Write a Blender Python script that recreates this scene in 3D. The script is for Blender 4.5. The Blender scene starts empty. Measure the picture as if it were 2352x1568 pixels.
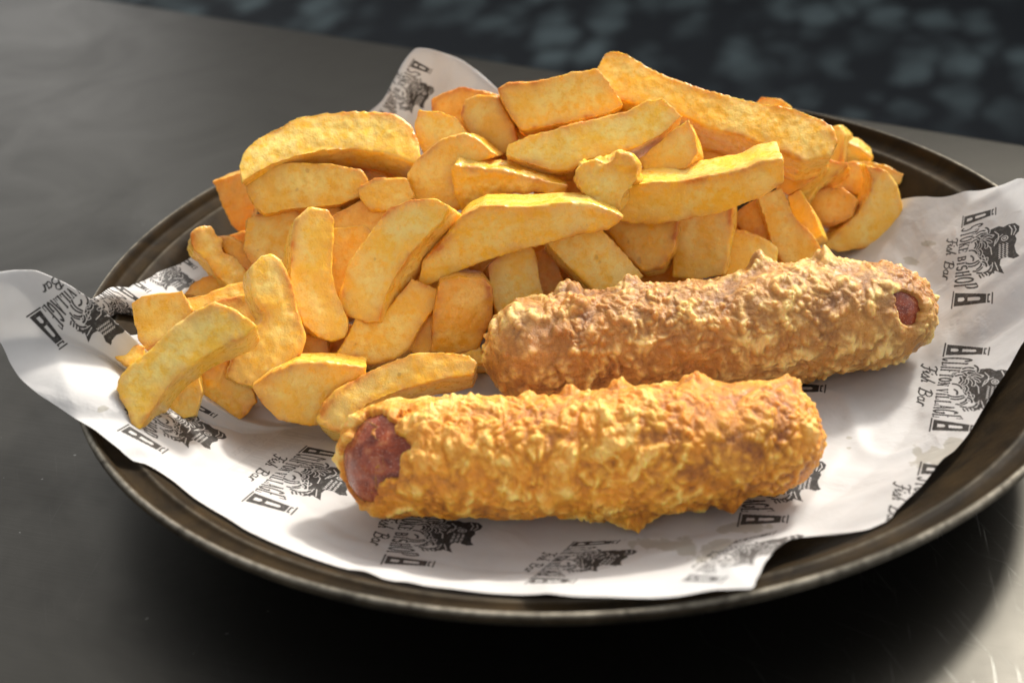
import bpy, bmesh, math, random
import numpy as np
from mathutils import Vector, Matrix
R = math.radians
random.seed(7)
rng = np.random.default_rng(7)
sc = bpy.context.scene
col = sc.collection

# ------------------------------------------------------------------ camera
CAM = np.array([-0.01942, -0.37859, 0.24504])
ELEV, ROLL, FPX = R(31.528), R(-4.329), 2352 * 50 / 36      # measured from the rim ellipse, on a 2352 px wide frame
_f = np.array([0, math.cos(ELEV), -math.sin(ELEV)]); _r = np.array([1.0, 0, 0]); _u = np.cross(_r, _f)
RIGHT = _r * math.cos(ROLL) + _u * math.sin(ROLL)
UP = -_r * math.sin(ROLL) + _u * math.cos(ROLL)
FWD = _f
cd = bpy.data.cameras.new('camera'); cam = bpy.data.objects.new('camera', cd); col.objects.link(cam)
M = Matrix((tuple(RIGHT), tuple(UP), tuple(-FWD))).transposed().to_4x4(); M.translation = Vector(CAM)
cam.matrix_world = M
cd.lens = 50; cd.sensor_width = 36; cd.clip_start = 0.01; cd.clip_end = 60
cd.dof.use_dof = True; cd.dof.focus_distance = 0.415; cd.dof.aperture_fstop = 10.0; cd.dof.aperture_blades = 7
sc.camera = cam

# ------------------------------------------------------------------ light
SUN_AZ, SUN_EL = R(40), R(38)         # azimuth clockwise from +Y
w = bpy.data.worlds.new('World'); sc.world = w; w.use_nodes = True
nt = w.node_tree; bg = nt.nodes['Background']
sky = nt.nodes.new('ShaderNodeTexSky'); sky.sky_type = 'NISHITA'; sky.sun_disc = False
sky.sun_elevation = SUN_EL; sky.sun_rotation = SUN_AZ
sky.air_density = 0.8; sky.dust_density = 5.0; sky.ozone_density = 1.0
hz = nt.nodes.new('ShaderNodeHueSaturation'); hz.inputs['Saturation'].default_value = .22      # thin white haze over the blue
nt.links.new(sky.outputs[0], hz.inputs['Color']); wm = nt.nodes.new('ShaderNodeMix'); wm.data_type = 'RGBA'; wm.blend_type = 'MULTIPLY'; wm.inputs[0].default_value = 1; wm.inputs[7].default_value = (1, .975, .93, 1)
nt.links.new(hz.outputs[0], wm.inputs[6]); nt.links.new(wm.outputs[2], bg.inputs[0]); bg.inputs[1].default_value = 0.15
sd = bpy.data.lights.new('sun', 'SUN'); so = bpy.data.objects.new('sun', sd); col.objects.link(so)
sd.energy = 2.0; sd.angle = R(6); sd.color = (1.0, 0.945, 0.86)
sv = Vector((math.sin(SUN_AZ) * math.cos(SUN_EL), math.cos(SUN_AZ) * math.cos(SUN_EL), math.sin(SUN_EL)))
so.rotation_euler = sv.to_track_quat('Z', 'Y').to_euler()
sc.view_settings.view_transform = 'Standard'; sc.view_settings.look = 'None'
sc.view_settings.exposure = 1.0; sc.view_settings.gamma = 1.0
sc.cycles.max_bounces = 8; sc.cycles.diffuse_bounces = 6

# ------------------------------------------------------------------ helpers
def ray(px, py):
    d = RIGHT * ((px - 1176) / FPX) + UP * (-(py - 784) / FPX) + FWD
    return d
def at(px, py, z):
    d = ray(px, py); return CAM + d * ((z - CAM[2]) / d[2])
def tag(o, label=None, cat=None, group=None, kind=None):
    if label: o['label'] = label
    if cat: o['category'] = cat
    if group: o['group'] = group
    if kind: o['kind'] = kind
    return o
def empty(name, loc):
    o = bpy.data.objects.new(name, None); o.location = loc; o.empty_display_size = .01; col.objects.link(o); return o
def mesh_obj(name, verts, faces, mat, parent=None, smooth=True):
    me = bpy.data.meshes.new(name)
    me.from_pydata([tuple(v) for v in verts], [], faces) if not isinstance(faces, np.ndarray) else fill(me, verts, faces)
    if smooth: me.polygons.foreach_set('use_smooth', np.ones(len(me.polygons), bool))
    if mat: me.materials.append(mat)
    me.update()
    o = bpy.data.objects.new(name, me); col.objects.link(o)
    if parent: o.parent = parent; o.matrix_parent_inverse = Matrix.Translation(-Vector(parent.location))
    return o
def fill(me, verts, faces):
    verts = np.asarray(verts, np.float32); faces = np.asarray(faces, np.int32); k = faces.shape[1]
    me.vertices.add(len(verts)); me.vertices.foreach_set('co', verts.ravel())
    me.loops.add(faces.size); me.loops.foreach_set('vertex_index', faces.ravel())
    me.polygons.add(len(faces)); me.polygons.foreach_set('loop_start', np.arange(0, faces.size, k, dtype=np.int32))
    me.update(calc_edges=True)
def attr(me, name, vals):
    a = me.attributes.new(name, 'FLOAT', 'POINT'); a.data.foreach_set('value', np.asarray(vals, np.float32))
def grid_faces(n, m, wrap=False):      # n rows, m columns
    i = np.arange(n - 1)[:, None]; j = np.arange(m if wrap else m - 1)[None]
    a = i * m + j; b = i * m + (j + 1) % m; c = (i + 1) * m + (j + 1) % m; d = (i + 1) * m + j
    return np.stack([a + 0 * b, b + 0 * a, c, d], -1).reshape(-1, 4)
def smooth01(t): t = np.clip(t, 0, 1); return t * t * (3 - 2 * t)

def _hash(i, j, k, s):
    n = (i * 374761393 + j * 668265263 + k * 2147483647 + s * 974634777) & 0xffffffff
    n = ((n ^ (n >> 13)) * 1274126177) & 0xffffffff
    n = ((n ^ (n >> 16)) * 2246822519) & 0xffffffff
    return ((n ^ (n >> 15)) & 0xffffff) / float(0xffffff)
def vnoise(P, scale, seed=0):           # value noise in -1..1, P in metres, scale in cells per metre
    q = P * scale + 100.0; b = np.floor(q).astype(np.int64); f = q - b; f = f * f * f * (f * (f * 6 - 15) + 10)
    out = 0
    for dx in (0, 1):
        for dy in (0, 1):
            for dz in (0, 1):
                wgt = (f[:, 0] if dx else 1 - f[:, 0]) * (f[:, 1] if dy else 1 - f[:, 1]) * (f[:, 2] if dz else 1 - f[:, 2])
                out = out + wgt * _hash(b[:, 0] + dx, b[:, 1] + dy, b[:, 2] + dz, seed)
    return out * 2 - 1
def fbm(P, scale, seed=0, octs=4, gain=.5):
    a, s, o = 1.0, scale, 0
    for k in range(octs): o = o + a * vnoise(P, s, seed + k); a *= gain; s *= 2.03
    return o
def worley(P, scale, seed=0):           # distance to the nearest jittered point, in cells
    q = P * scale + 100.0; b = np.floor(q).astype(np.int64); best = np.full(len(P), 9.0); idv = np.zeros(len(P))
    for dx in (-1, 0, 1):
        for dy in (-1, 0, 1):
            for dz in (-1, 0, 1):
                i, j, k = b[:, 0] + dx, b[:, 1] + dy, b[:, 2] + dz
                h1 = _hash(i, j, k, seed); h2 = _hash(i, j, k, seed + 11); h3 = _hash(i, j, k, seed + 23)
                d = np.sqrt((i + h1 - q[:, 0]) ** 2 + (j + h2 - q[:, 1]) ** 2 + (k + h3 - q[:, 2]) ** 2)
                m = d < best; best = np.where(m, d, best); idv = np.where(m, h1, idv)
    return best, idv

# ------------------------------------------------------------------ materials
class NT:
    def __init__(s, name):
        s.m = bpy.data.materials.new(name); s.m.use_nodes = True; s.t = s.m.node_tree
        s.b = s.t.nodes['Principled BSDF']; s.co = s.n('ShaderNodeTexCoord').outputs['Object']
    def n(s, kind, **kw):
        o = s.t.nodes.new(kind)
        for k, v in kw.items():
            if hasattr(o, k) and k not in ('Scale',): setattr(o, k, v)
        return o
    def l(s, a, b): s.t.links.new(a, b)
    def noise(s, scale, detail=4, rough=.55, dist=0, vec=None):
        o = s.n('ShaderNodeTexNoise'); o.inputs['Scale'].default_value = scale; o.inputs['Detail'].default_value = detail
        o.inputs['Roughness'].default_value = rough; o.inputs['Distortion'].default_value = dist
        s.l(vec if vec is not None else s.co, o.inputs['Vector']); return o.outputs[0]
    def ramp(s, fac, stops):
        o = s.n('ShaderNodeValToRGB'); cr = o.color_ramp
        while len(cr.elements) < len(stops): cr.elements.new(.5)
        for e, (p, c) in zip(cr.elements, stops):
            e.position = p; e.color = (*c, 1) if not isinstance(c, (int, float)) else (c, c, c, 1)
        s.l(fac, o.inputs[0]); return o.outputs[0]
    def mix(s, fac, a, b, mode='MIX'):
        o = s.n('ShaderNodeMix'); o.data_type = 'RGBA'; o.blend_type = mode
        for v, i in ((fac, 0), (a, 6), (b, 7)):
            if hasattr(v, 'node'): s.l(v, o.inputs[i])
            elif isinstance(v, (int, float)): o.inputs[i].default_value = v
            else: o.inputs[i].default_value = (*v, 1)
        return o.outputs[2]
    def math(s, op, a, b=0, c=0):
        o = s.n('ShaderNodeMath'); o.operation = op
        for v, i in ((a, 0), (b, 1), (c, 2)):
            if hasattr(v, 'node'): s.l(v, o.inputs[i])
            else: o.inputs[i].default_value = v
        return o.outputs[0]
    def attr(s, name):
        o = s.n('ShaderNodeAttribute'); o.attribute_name = name; return o.outputs['Fac']
    def mapping(s, scale=(1, 1, 1), rot=(0, 0, 0)):
        r = s.n('ShaderNodeMapping'); r.inputs['Rotation'].default_value = rot; s.l(s.co, r.inputs['Vector'])
        o = s.n('ShaderNodeMapping'); o.inputs['Scale'].default_value = scale; s.l(r.outputs[0], o.inputs['Vector']); return o.outputs[0]
    def bump(s, h, strength, dist):
        o = s.n('ShaderNodeBump'); o.inputs['Strength'].default_value = strength; o.inputs['Distance'].default_value = dist
        s.l(h, o.inputs['Height']); s.l(o.outputs[0], s.b.inputs['Normal'])
    def set(s, **kw):
        for k, v in kw.items():
            k = k.replace('_', ' ')
            if hasattr(v, 'node'): s.l(v, s.b.inputs[k])
            else: s.b.inputs[k].default_value = (*v, 1) if isinstance(v, tuple) and len(v) == 3 and k.endswith('Color') else v
def rgb(r, g, b):
    f = lambda c: (c / 255 / 12.92) if c / 255 <= .04045 else ((c / 255 + .055) / 1.055) ** 2.4
    return (f(r), f(g), f(b))

SCUFF = tuple(at(2290, 1330, 0))            # the most worn spot of the table top
# brushed, scratched steel
t = NT('scratched_steel')
brush = t.noise(1, 5, .7, 0, t.mapping((9, 900, 1), (0, 0, R(20))))
smear = t.noise(14, 4, .6, .8)
big = t.noise(5, 3, .5, .5)
def scratch_lines(rot, sx, sy, lo, hi):
    v = t.noise(1, 2, .5, .15, t.mapping((sx, sy, 1), (0, 0, R(rot)))); return t.ramp(v, [(lo, 0.0), (hi, 1.0)])
s1 = scratch_lines(74, 30, 1700, .66, .71); s2 = scratch_lines(100, 34, 1500, .67, .72); s3 = scratch_lines(38, 22, 1700, .69, .73)
vd = t.n('ShaderNodeVectorMath'); vd.operation = 'DISTANCE'; t.l(t.co, vd.inputs[0]); vd.inputs[1].default_value = SCUFF
patch = t.math('MULTIPLY', t.ramp(t.math('ADD', vd.outputs['Value'], t.math('MULTIPLY', t.noise(14, 3), .10)), [(.07, 1.0), (.15, .045)]), t.ramp(t.noise(30, 2, .5), [(.40, .25), (.6, 1.0)]))
dust = t.ramp(t.noise(420, 1, .4), [(.80, 0.0), (.82, 1.0)])
scr = t.math('MULTIPLY', t.math('MAXIMUM', t.math('MAXIMUM', s1, s2), s3), patch)
STEEL = (.080, .076, .066)
c = t.mix(t.ramp(smear, [(.35, 0.0), (.7, 1.0)]), STEEL, tuple(.62 * v for v in STEEL))
c = t.mix(t.math('MULTIPLY', scr, .45), c, (.45, .47, .44))
c = t.mix(t.math('MULTIPLY', dust, .3), c, (.5, .5, .46))
t.set(Base_Color=c, Metallic=1.0)
rr = t.ramp(smear, [(.3, .38), (.7, .46)]); rr = t.mix(t.math('MULTIPLY', scr, .8), rr, (.35, .35, .35)); t.set(Roughness=rr)
h = t.math('ADD', t.math('MULTIPLY', brush, .5), t.math('MULTIPLY', scr, -1.0)); t.bump(h, .25, .0004)
MAT_STEEL = t.m

t = NT('dark_plate_metal')
n1 = t.noise(60, 5, .65, .6); n2 = t.noise(420, 4, .7)
c = t.mix(t.ramp(n1, [(.35, 0.0), (.7, 1.0)]), (.011, .008, .005), (.036, .023, .010))
wear_glint = t.math('MULTIPLY', t.attr('wear_glint'), t.math('MULTIPLY', t.ramp(n2, [(.30, .35), (.62, 1.0)]), t.ramp(n1, [(.35, .35), (.55, 1.0)])))
c = t.mix(wear_glint, c, (.46, .42, .34))  # rim wear together with the bead's highlight, painted as pale metal
t.set(Base_Color=c, Metallic=t.math('MULTIPLY', wear_glint, .8), Specular_IOR_Level=.04, Roughness=t.ramp(n2, [(.3, .5), (.7, .66)])); t.bump(n2, .3, .0003)
MAT_PLATE = t.m

def fabric(name, base, patchc):
    t = NT(name)
    v = t.n('ShaderNodeTexVoronoi'); v.inputs['Scale'].default_value = 19; v.inputs['Randomness'].default_value = 1.0
    dv = t.n('ShaderNodeVectorMath'); dv.operation = 'ADD'
    nz = t.n('ShaderNodeTexNoise'); nz.inputs['Scale'].default_value = 22; t.l(t.co, nz.inputs['Vector'])
    sc_ = t.n('ShaderNodeVectorMath'); sc_.operation = 'SCALE'; sc_.inputs['Scale'].default_value = .055
    t.l(nz.outputs['Color'], sc_.inputs[0]); t.l(t.mapping((1.25, .62, .62), (0, 0, .3)), dv.inputs[0]); t.l(sc_.outputs[0], dv.inputs[1]); t.l(dv.outputs[0], v.inputs['Vector'])
    p = t.ramp(v.outputs['Distance'], [(.25, 1.0), (.60, 0.0)])
    p = t.math('MULTIPLY', p, t.ramp(t.noise(6, 2), [(.38, .15), (.6, 1.0)]))
    c = t.mix(p, base, patchc)
    wv = t.noise(1, 2, .5, 0, t.mapping((900, 260, 300))); c = t.mix(t.ramp(wv, [(.4, .0), (.7, .5)]), c, tuple(v * .35 for v in base))
    t.set(Base_Color=c, Roughness=.9); t.bump(wv, .4, .001); return t.m
MAT_FABRIC = fabric('patterned_dark_fabric', (.017, .021, .025), (.15, .195, .20))
t = NT('black_metal'); t.set(Base_Color=(.02, .02, .02), Roughness=.5, Metallic=.5); MAT_BLACK = t.m
t = NT('dark_paving'); t.set(Base_Color=t.mix(t.noise(6), (.03, .03, .03), (.07, .07, .068)), Roughness=.85); MAT_GROUND = t.m

def chip_material(name, pale, mid, edge):
    t = NT(name)
    oi = t.n('ShaderNodeObjectInfo')
    ad = t.n('ShaderNodeVectorMath'); ad.operation = 'ADD'; cm = t.n('ShaderNodeCombineXYZ')
    t.l(oi.outputs['Random'], cm.inputs[0]); t.l(oi.outputs['Random'], cm.inputs[1]); t.l(t.co, ad.inputs[0]); t.l(cm.outputs[0], ad.inputs[1])
    V = ad.outputs[0]
    a = t.noise(110, 4, .6, .5, V); b = t.noise(420, 4, .65, 0, V); d = t.noise(45, 2, .5, 1.2, V)
    f = t.math('ADD', t.math('MULTIPLY', a, .55), t.math('MULTIPLY', b, .45))
    c = t.mix(t.ramp(f, [(.42, 0.0), (.57, 1.0)]), mid, pale)
    c = t.mix(t.ramp(d, [(.50, 0.0), (.68, .8)]), c, mid)
    st = t.noise(700, 4, .7, 1.5, V); c = t.mix(t.ramp(st, [(.52, 0.0), (.68, .40)]), c, tuple(.5 * (m_ + e_) for m_, e_ in zip(mid, edge)))
    cr = t.math('MULTIPLY', t.attr('crust'), t.ramp(t.math('ADD', t.math('MULTIPLY', a, .65), t.math('MULTIPLY', b, .35)), [(.40, .06), (.60, 1.0)]))
    c = t.mix(cr, c, edge)
    sp = t.ramp(t.noise(330, 1, .4, 0, V), [(.76, 0.0), (.80, 1.0)]); c = t.mix(t.math('MULTIPLY', sp, .35), c, (.30, .11, .02))
    hs = t.n('ShaderNodeHueSaturation'); t.l(c, hs.inputs['Color'])
    t.l(t.math('ADD', t.math('MULTIPLY', oi.outputs['Random'], .14), .90), hs.inputs['Value'])
    t.set(Base_Color=hs.outputs[0], Roughness=t.ramp(b, [(.35, .22), (.7, .42)]), Specular_IOR_Level=.45)
    t.set(Subsurface_Weight=.32, Subsurface_Radius=(1.0, .5, .10), Subsurface_Scale=.003)
    fine = t.noise(1500, 3, .6, 0, V)
    hh = t.math('ADD', t.math('MULTIPLY', b, .8), t.math('MULTIPLY', fine, .5)); t.bump(hh, .45, .0006)
    return t.m
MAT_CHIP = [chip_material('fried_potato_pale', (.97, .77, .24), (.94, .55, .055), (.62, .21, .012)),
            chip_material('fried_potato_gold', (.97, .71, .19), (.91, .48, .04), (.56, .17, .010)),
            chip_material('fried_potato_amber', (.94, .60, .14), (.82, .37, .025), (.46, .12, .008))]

def batter_material(name, lo, mid, hi, deep):
    t = NT(name)
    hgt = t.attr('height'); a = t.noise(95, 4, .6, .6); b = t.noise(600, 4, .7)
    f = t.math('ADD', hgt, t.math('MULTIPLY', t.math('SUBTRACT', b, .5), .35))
    c = t.ramp(f, [(.20, deep), (.34, lo), (.50, mid), (.70, hi)])  # pale nodules on brown batter; crevice shade and highlights also put into colour
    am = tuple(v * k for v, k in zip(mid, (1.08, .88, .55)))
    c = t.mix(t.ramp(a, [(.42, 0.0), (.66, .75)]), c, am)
    fine = t.noise(2300, 3, .7)
    t.set(Base_Color=c, Roughness=t.ramp(b, [(.35, .24), (.7, .48)]), Specular_IOR_Level=.5, Coat_Weight=.10, Coat_Roughness=.2)
    t.set(Subsurface_Weight=.45, Subsurface_Radius=(1.0, .45, .08), Subsurface_Scale=.0035)
    t.bump(t.math('ADD', b, t.math('MULTIPLY', fine, .6)), .8, .0008)
    return t.m
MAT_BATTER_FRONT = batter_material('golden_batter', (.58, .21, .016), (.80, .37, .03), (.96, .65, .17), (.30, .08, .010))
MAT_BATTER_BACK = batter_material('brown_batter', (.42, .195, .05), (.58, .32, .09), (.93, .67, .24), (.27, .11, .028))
t = NT('sausage_skin')
b = t.noise(260, 4, .65, .5); c = t.ramp(b, [(.35, (.15, .022, .008)), (.55, (.31, .058, .018)), (.75, (.52, .20, .08))])
sg = t.ramp(t.noise(2600, 2, .6), [(.60, 0.0), (.72, .6)]); c = t.mix(sg, c, (.75, .55, .42))
t.set(Base_Color=c, Roughness=.24, Specular_IOR_Level=.5); t.bump(b, .5, .0006); MAT_SAUSAGE = t.m

# ------------------------------------------------------------------ table, bench, ground
ED = at(2352, 335, 0) - at(396, 26, 0); ED = ED / np.linalg.norm(ED)          # the table's far edge
NRM = np.array([-ED[1], ED[0], 0])                                           # pointing away across the edge
E0 = at(1147, 141, 0)
def slab(name, cx, cy, L, Wd, z0, z1, mat, bev, parent=None, seg=4, axes=(ED, NRM)):
    bm = bmesh.new()
    vs = []
    for z in (z0, z1):
        for a, b_ in ((-1, -1), (1, -1), (1, 1), (-1, 1)):
            p = cx * 1.0 + axes[0] * a * L / 2 + axes[1] * b_ * Wd / 2; vs.append(bm.verts.new((p[0], p[1], z)))
    for q in ((3, 2, 1, 0), (4, 5, 6, 7), (0, 1, 5, 4), (1, 2, 6, 5), (2, 3, 7, 6), (3, 0, 4, 7)): bm.faces.new([vs[i] for i in q])
    bmesh.ops.bevel(bm, geom=bm.edges[:], offset=bev, segments=seg, profile=.6, affect='EDGES')
    me = bpy.data.meshes.new(name); bm.to_mesh(me); bm.free(); me.materials.append(mat)
    for p in me.polygons: p.use_smooth = True
    o = bpy.data.objects.new(name, me); col.objects.link(o)
    if parent: o.parent = parent; o.matrix_parent_inverse = Matrix.Translation(-Vector(parent.location))
    return o
TC = E0 - NRM * .36 + ED * .02
tb = empty('steel_table', (TC[0], TC[1], -.74))
tag(tb, 'scratched grey stainless steel table under the dark plate', 'table')
slab('table_top', TC, 0, 1.30, .72, -.030, 0, MAT_STEEL, .003, tb)
for a in (-1, 1):
    for b_ in (-1, 1):
        p = TC + ED * a * .58 + NRM * b_ * .31
        slab('leg', p, 0, .04, .04, -.74, -.030, MAT_BLACK, .003, tb, 2)
g = mesh_obj('ground', [(-12, -12, -.74), (12, -12, -.74), (12, 12, -.74), (-12, 12, -.74)], [(0, 1, 2, 3)], MAT_GROUND); tag(g, kind='structure')
BC = E0 + NRM * .62 + ED * .3
bn = empty('upholstered_bench', (BC[0], BC[1], -.74))
tag(bn, 'out of focus bench in dark blue and black patterned fabric behind the table', 'bench')
slab('seat_cushion', BC, 0, 3.2, .80, -.42, -.26, MAT_FABRIC, .03, bn)
slab('bench_base', BC, 0, 3.1, .70, -.74, -.42, MAT_BLACK, .01, bn)
slab('added_backrest', BC + NRM * .46, 0, 3.2, .12, -.30, .85, MAT_FABRIC, .03, bn)  # unseen, added and raised so the table reflects something dark

# ------------------------------------------------------------------ plate
PROF = [(.0, .0052), (.060, .0050), (.104, .0052), (.110, .0062), (.115, .0092), (.124, .0165), (.133, .0240), (.1378, .0284),
        (.1395, .0298), (.1404, .0303), (.1412, .0300), (.1422, .0297), (.1440, .0301), (.1455, .0306), (.1462, .0312), (.1467, .0326),
        (.1474, .0337), (.1483, .0341), (.1490, .0337), (.1495, .0328), (.1494, .0318), (.1487, .0309), (.1474, .0300), (.1450, .0286),
        (.1400, .0262), (.1350, .0222), (.1260, .0145), (.1170, .0070), (.1110, .0028), (.1040, .0008), (.0, .0008)]
pr = np.array(PROF)
tt = np.linspace(0, len(pr) - 1, (len(pr) - 1) * 4 + 1)
prd = np.c_[np.interp(tt, range(len(pr)), pr[:, 0]), np.interp(tt, range(len(pr)), pr[:, 1])]
for _ in range(3): prd[1:-1] = prd[1:-1] * .5 + (prd[:-2] + prd[2:]) * .25
NS = 320
th = np.linspace(0, 2 * np.pi, NS, endpoint=False)
def lathe(p):
    wob = 1 + .0015 * np.sin(3 * th + 1) + .0008 * np.sin(7 * th)
    V = np.stack([p[:, 0][:, None] * np.cos(th) * wob, p[:, 0][:, None] * np.sin(th) * wob, p[:, 1][:, None] + 0 * th], -1)
    return V.reshape(-1, 3), grid_faces(len(p), NS, True)
plate = empty('metal_plate', (0, 0, 0))
tag(plate, 'round dark bronze metal plate with worn rolled rim on the steel table', 'plate')
k0 = int(np.argmin(np.abs(prd[:60, 0] - .1458) + np.abs(prd[:60, 1] - .0303))) 
k1 = len(prd) - 1
# split the profile: dish = inner + underside, rim = rolled bead
ib = [i for i in range(len(prd)) if prd[i, 0] > .1455 and prd[i, 1] > .0289]
i0, i1 = ib[0], ib[-1]
V, F = lathe(prd[:i0 + 1]); o = mesh_obj('dish', V, F, MAT_PLATE, plate)
rr_ = np.hypot(V[:, 0], V[:, 1]); attr(o.data, 'wear_glint', .16 * np.exp(-((rr_ - .1404) / .0005) ** 2) + .004)  # thin highlight on the inner ridge put into the colour
V, F = lathe(prd[i1:]); o = mesh_obj('underside', V, F, MAT_PLATE, plate); attr(o.data, 'wear_glint', np.zeros(len(V)))
V, F = lathe(prd[i0:i1 + 1]); o = mesh_obj('rim', V, F, MAT_PLATE, plate)
rr_ = np.hypot(V[:, 0], V[:, 1]); attr(o.data, 'wear_glint', np.clip(.95 * np.exp(-((rr_ - .1487) / .0005) ** 2) * (V[:, 2] > .031), 0, 1))  # narrow painted highlight along the top of the worn bead
_in = prd[:i0 + 12]
def plate_z(r):
    r = np.asarray(r, float); m = np.maximum.accumulate(_in[:, 0])
    z = np.interp(r, m, _in[:, 1]); return np.where(r > .1483, np.where(r > .1497, -1.0, .0342), z)
def rest_z(r, gap):                      # how a sheet lies in the dish: bridging the sharp bends
    r = np.asarray(r, float)
    z = np.interp(r, [0, .098, .106, .114, .122, .130, .138, .150, .3], [.0054, .0056, .0068, .0108, .0168, .0232, .0296, .0345, .0345])
    return z + gap

# ------------------------------------------------------------------ the printed logo, drawn as ink coverage
TW, TH_, X0, Y0, SX = 900, 720, -.05, -.20, 1.1            # tile covers x -.05..1.05, y -.20...68 of baseline lengths
def tile(words):
    xs = X0 + (np.arange(TW) + .5) / TW * SX; ys = Y0 + (np.arange(TH_) + .5) / TW * SX
    X, Y = np.meshgrid(xs, ys); T = np.zeros_like(X); px = SX / TW
    def sub(pts, w):
        a = np.array(pts); lo = a.min(0) - w; hi = a.max(0) + w
        i0, i1 = np.searchsorted(xs, [lo[0], hi[0]]); j0, j1 = np.searchsorted(ys, [lo[1], hi[1]]); return slice(j0, j1), slice(i0, i1)
    def stroke(pts, w, v=1.0):
        s = sub(pts, w + px); x, y = X[s], Y[s]
        if x.size == 0: return
        d = np.full(x.shape, 9.0)
        for (ax, ay), (bx, by) in zip(pts[:-1], pts[1:]):
            L = (bx - ax) ** 2 + (by - ay) ** 2 + 1e-12; u = np.clip(((x - ax) * (bx - ax) + (y - ay) * (by - ay)) / L, 0, 1)
            d = np.minimum(d, np.hypot(x - ax - u * (bx - ax), y - ay - u * (by - ay)))
        cov = np.clip((w / 2 - d) / px + .5, 0, 1); T[s] = T[s] * (1 - cov) + v * cov
    def poly(pts, v=1.0):
        s = sub(pts, px); x, y = X[s], Y[s]; ins = np.zeros(x.shape, bool); n = len(pts)
        for i in range(n):
            (ax, ay), (bx, by) = pts[i], pts[(i + 1) % n]
            if ay == by: continue
            c_ = ((ay > y) != (by > y)) & (x < (bx - ax) * (y - ay) / (by - ay) + ax); ins ^= c_
        T[s] = np.where(ins, v, T[s])
    def arc(cx, cy, rx, ry, a0, a1, n=14): return [(cx + rx * math.cos(R(a0 + (a1 - a0) * i / n)), cy + ry * math.sin(R(a0 + (a1 - a0) * i / n))) for i in range(n + 1)]
    # towers
    for mir in (0, 1):
        m = (lambda p: [(1 - x, y) for x, y in p]) if mir else (lambda p: p)
        stroke(m([(0, .006), (.150, .006)]), .012); poly(m([(.014, .020), (.136, .020), (.112, .262), (.038, .262)]))
        poly(m([(.040, .268), (.110, .268), (.112, .288), (.096, .288), (.096, .279), (.054, .279), (.054, .288), (.038, .288)])); stroke(m([(.032, .302), (.118, .302)]), .010)
        poly(m([(.058, .050)] + [(.075 + .017 * math.cos(R(a)), .085 + .018 * math.sin(R(a))) for a in range(180, -1, -20)] + [(.092, .050)]), 0)
        poly(m([(.060, .128)] + [(.075 + .014 * math.cos(R(a)), .205 + .016 * math.sin(R(a))) for a in range(180, -1, -20)] + [(.090, .128)]), 0)
    # capitals under the curve of the cables; glyph strokes on a unit box: (points, thick?)
    A = lambda *a: arc(*a)
    G = {'C': [(A(.52, .5, .42, .5, 45, 315), 1)], 'L': [([(.25, 0), (.25, 1)], 1), ([(.05, .01), (.9, .01), (.92, .2)], 0), ([(.05, .99), (.45, .99)], 0)],
         'I': [([(.5, 0), (.5, 1)], 1), ([(.25, .01), (.75, .01)], 0), ([(.25, .99), (.75, .99)], 0)],
         'F': [([(.25, 0), (.25, 1)], 1), ([(.05, .99), (.88, .99), (.9, .8)], 0), ([(.25, .52), (.7, .52)], 0), ([(.05, .01), (.45, .01)], 0)],
         'T': [([(.5, 0), (.5, 1)], 1), ([(.05, .78), (.07, .99), (.93, .99), (.95, .78)], 0), ([(.3, .01), (.7, .01)], 0)],
         'O': [(A(.5, .5, .42, .49, 0, 360, 24), 1)], 'N': [([(.18, 0), (.18, 1)], 0), ([(.18, 1), (.82, 0)], 1), ([(.82, 0), (.82, 1)], 0), ([(.02, .99), (.3, .99)], 0), ([(.68, .99), (.98, .99)], 0), ([(.02, .01), (.34, .01)], 0)],
         'V': [([(.12, 1), (.5, 0)], 1), ([(.5, 0), (.88, 1)], 0), ([(0, .99), (.3, .99)], 0), ([(.7, .99), (1, .99)], 0)],
         'A': [([(.12, 0), (.5, 1)], 0), ([(.5, 1), (.88, 0)], 1), ([(.26, .35), (.74, .35)], 0), ([(0, .01), (.28, .01)], 0), ([(.7, .01), (1, .01)], 0)],
         'G': [(A(.52, .5, .42, .5, 45, 350), 1), ([(.6, .42), (.95, .42)], 0), ([(.88, .42), (.88, .08)], 1)],
         'E': [([(.25, 0), (.25, 1)], 1), ([(.05, .99), (.85, .99), (.88, .8)], 0), ([(.25, .52), (.68, .52)], 0), ([(.05, .01), (.88, .01), (.9, .2)], 0)],
         'S': [(A(.5, .74, .34, .25, 40, 250, 10) + A(.5, .26, .36, .25, 80, -140, 10), 1)],
         'K': [([(.22, 0), (.22, 1)], 1), ([(.22, .42), (.85, 1)], 0), ([(.4, .58), (.88, 0)], 1), ([(.05, .01), (.4, .01)], 0), ([(.05, .99), (.4, .99)], 0), ([(.7, .99), (1, .99)], 0), ([(.72, .01), (1, .01)], 0)],
         'B': [([(.22, 0), (.22, 1)], 1), ([(.05, .99)] + A(.5, .76, .3, .235, 90, -90) + [(.22, .52)], 0), ([(.5, .52)] + A(.52, .265, .34, .255, 90, -90) + [(.05, .01)], 0), (A(.5, .76, .3, .235, 50, -50), 1), (A(.52, .265, .34, .255, 50, -50), 1)],
         'H': [([(.2, 0), (.2, 1)], 1), ([(.8, 0), (.8, 1)], 1), ([(.2, .52), (.8, .52)], 0), ([(.04, .01), (.36, .01)], 0), ([(.64, .01), (.96, .01)], 0), ([(.04, .99), (.36, .99)], 0), ([(.64, .99), (.96, .99)], 0)],
         'P': [([(.22, 0), (.22, 1)], 1), ([(.05, .99)] + A(.5, .74, .34, .25, 90, -90) + [(.22, .49)], 0), (A(.5, .74, .34, .25, 50, -50), 1), ([(.05, .01), (.4, .01)], 0)]}
    txt = words; units = sum(.45 if ch == ' ' else (.62 if ch == 'I' else 1.0) for ch in txt); x0, x1 = .158, .842
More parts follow.
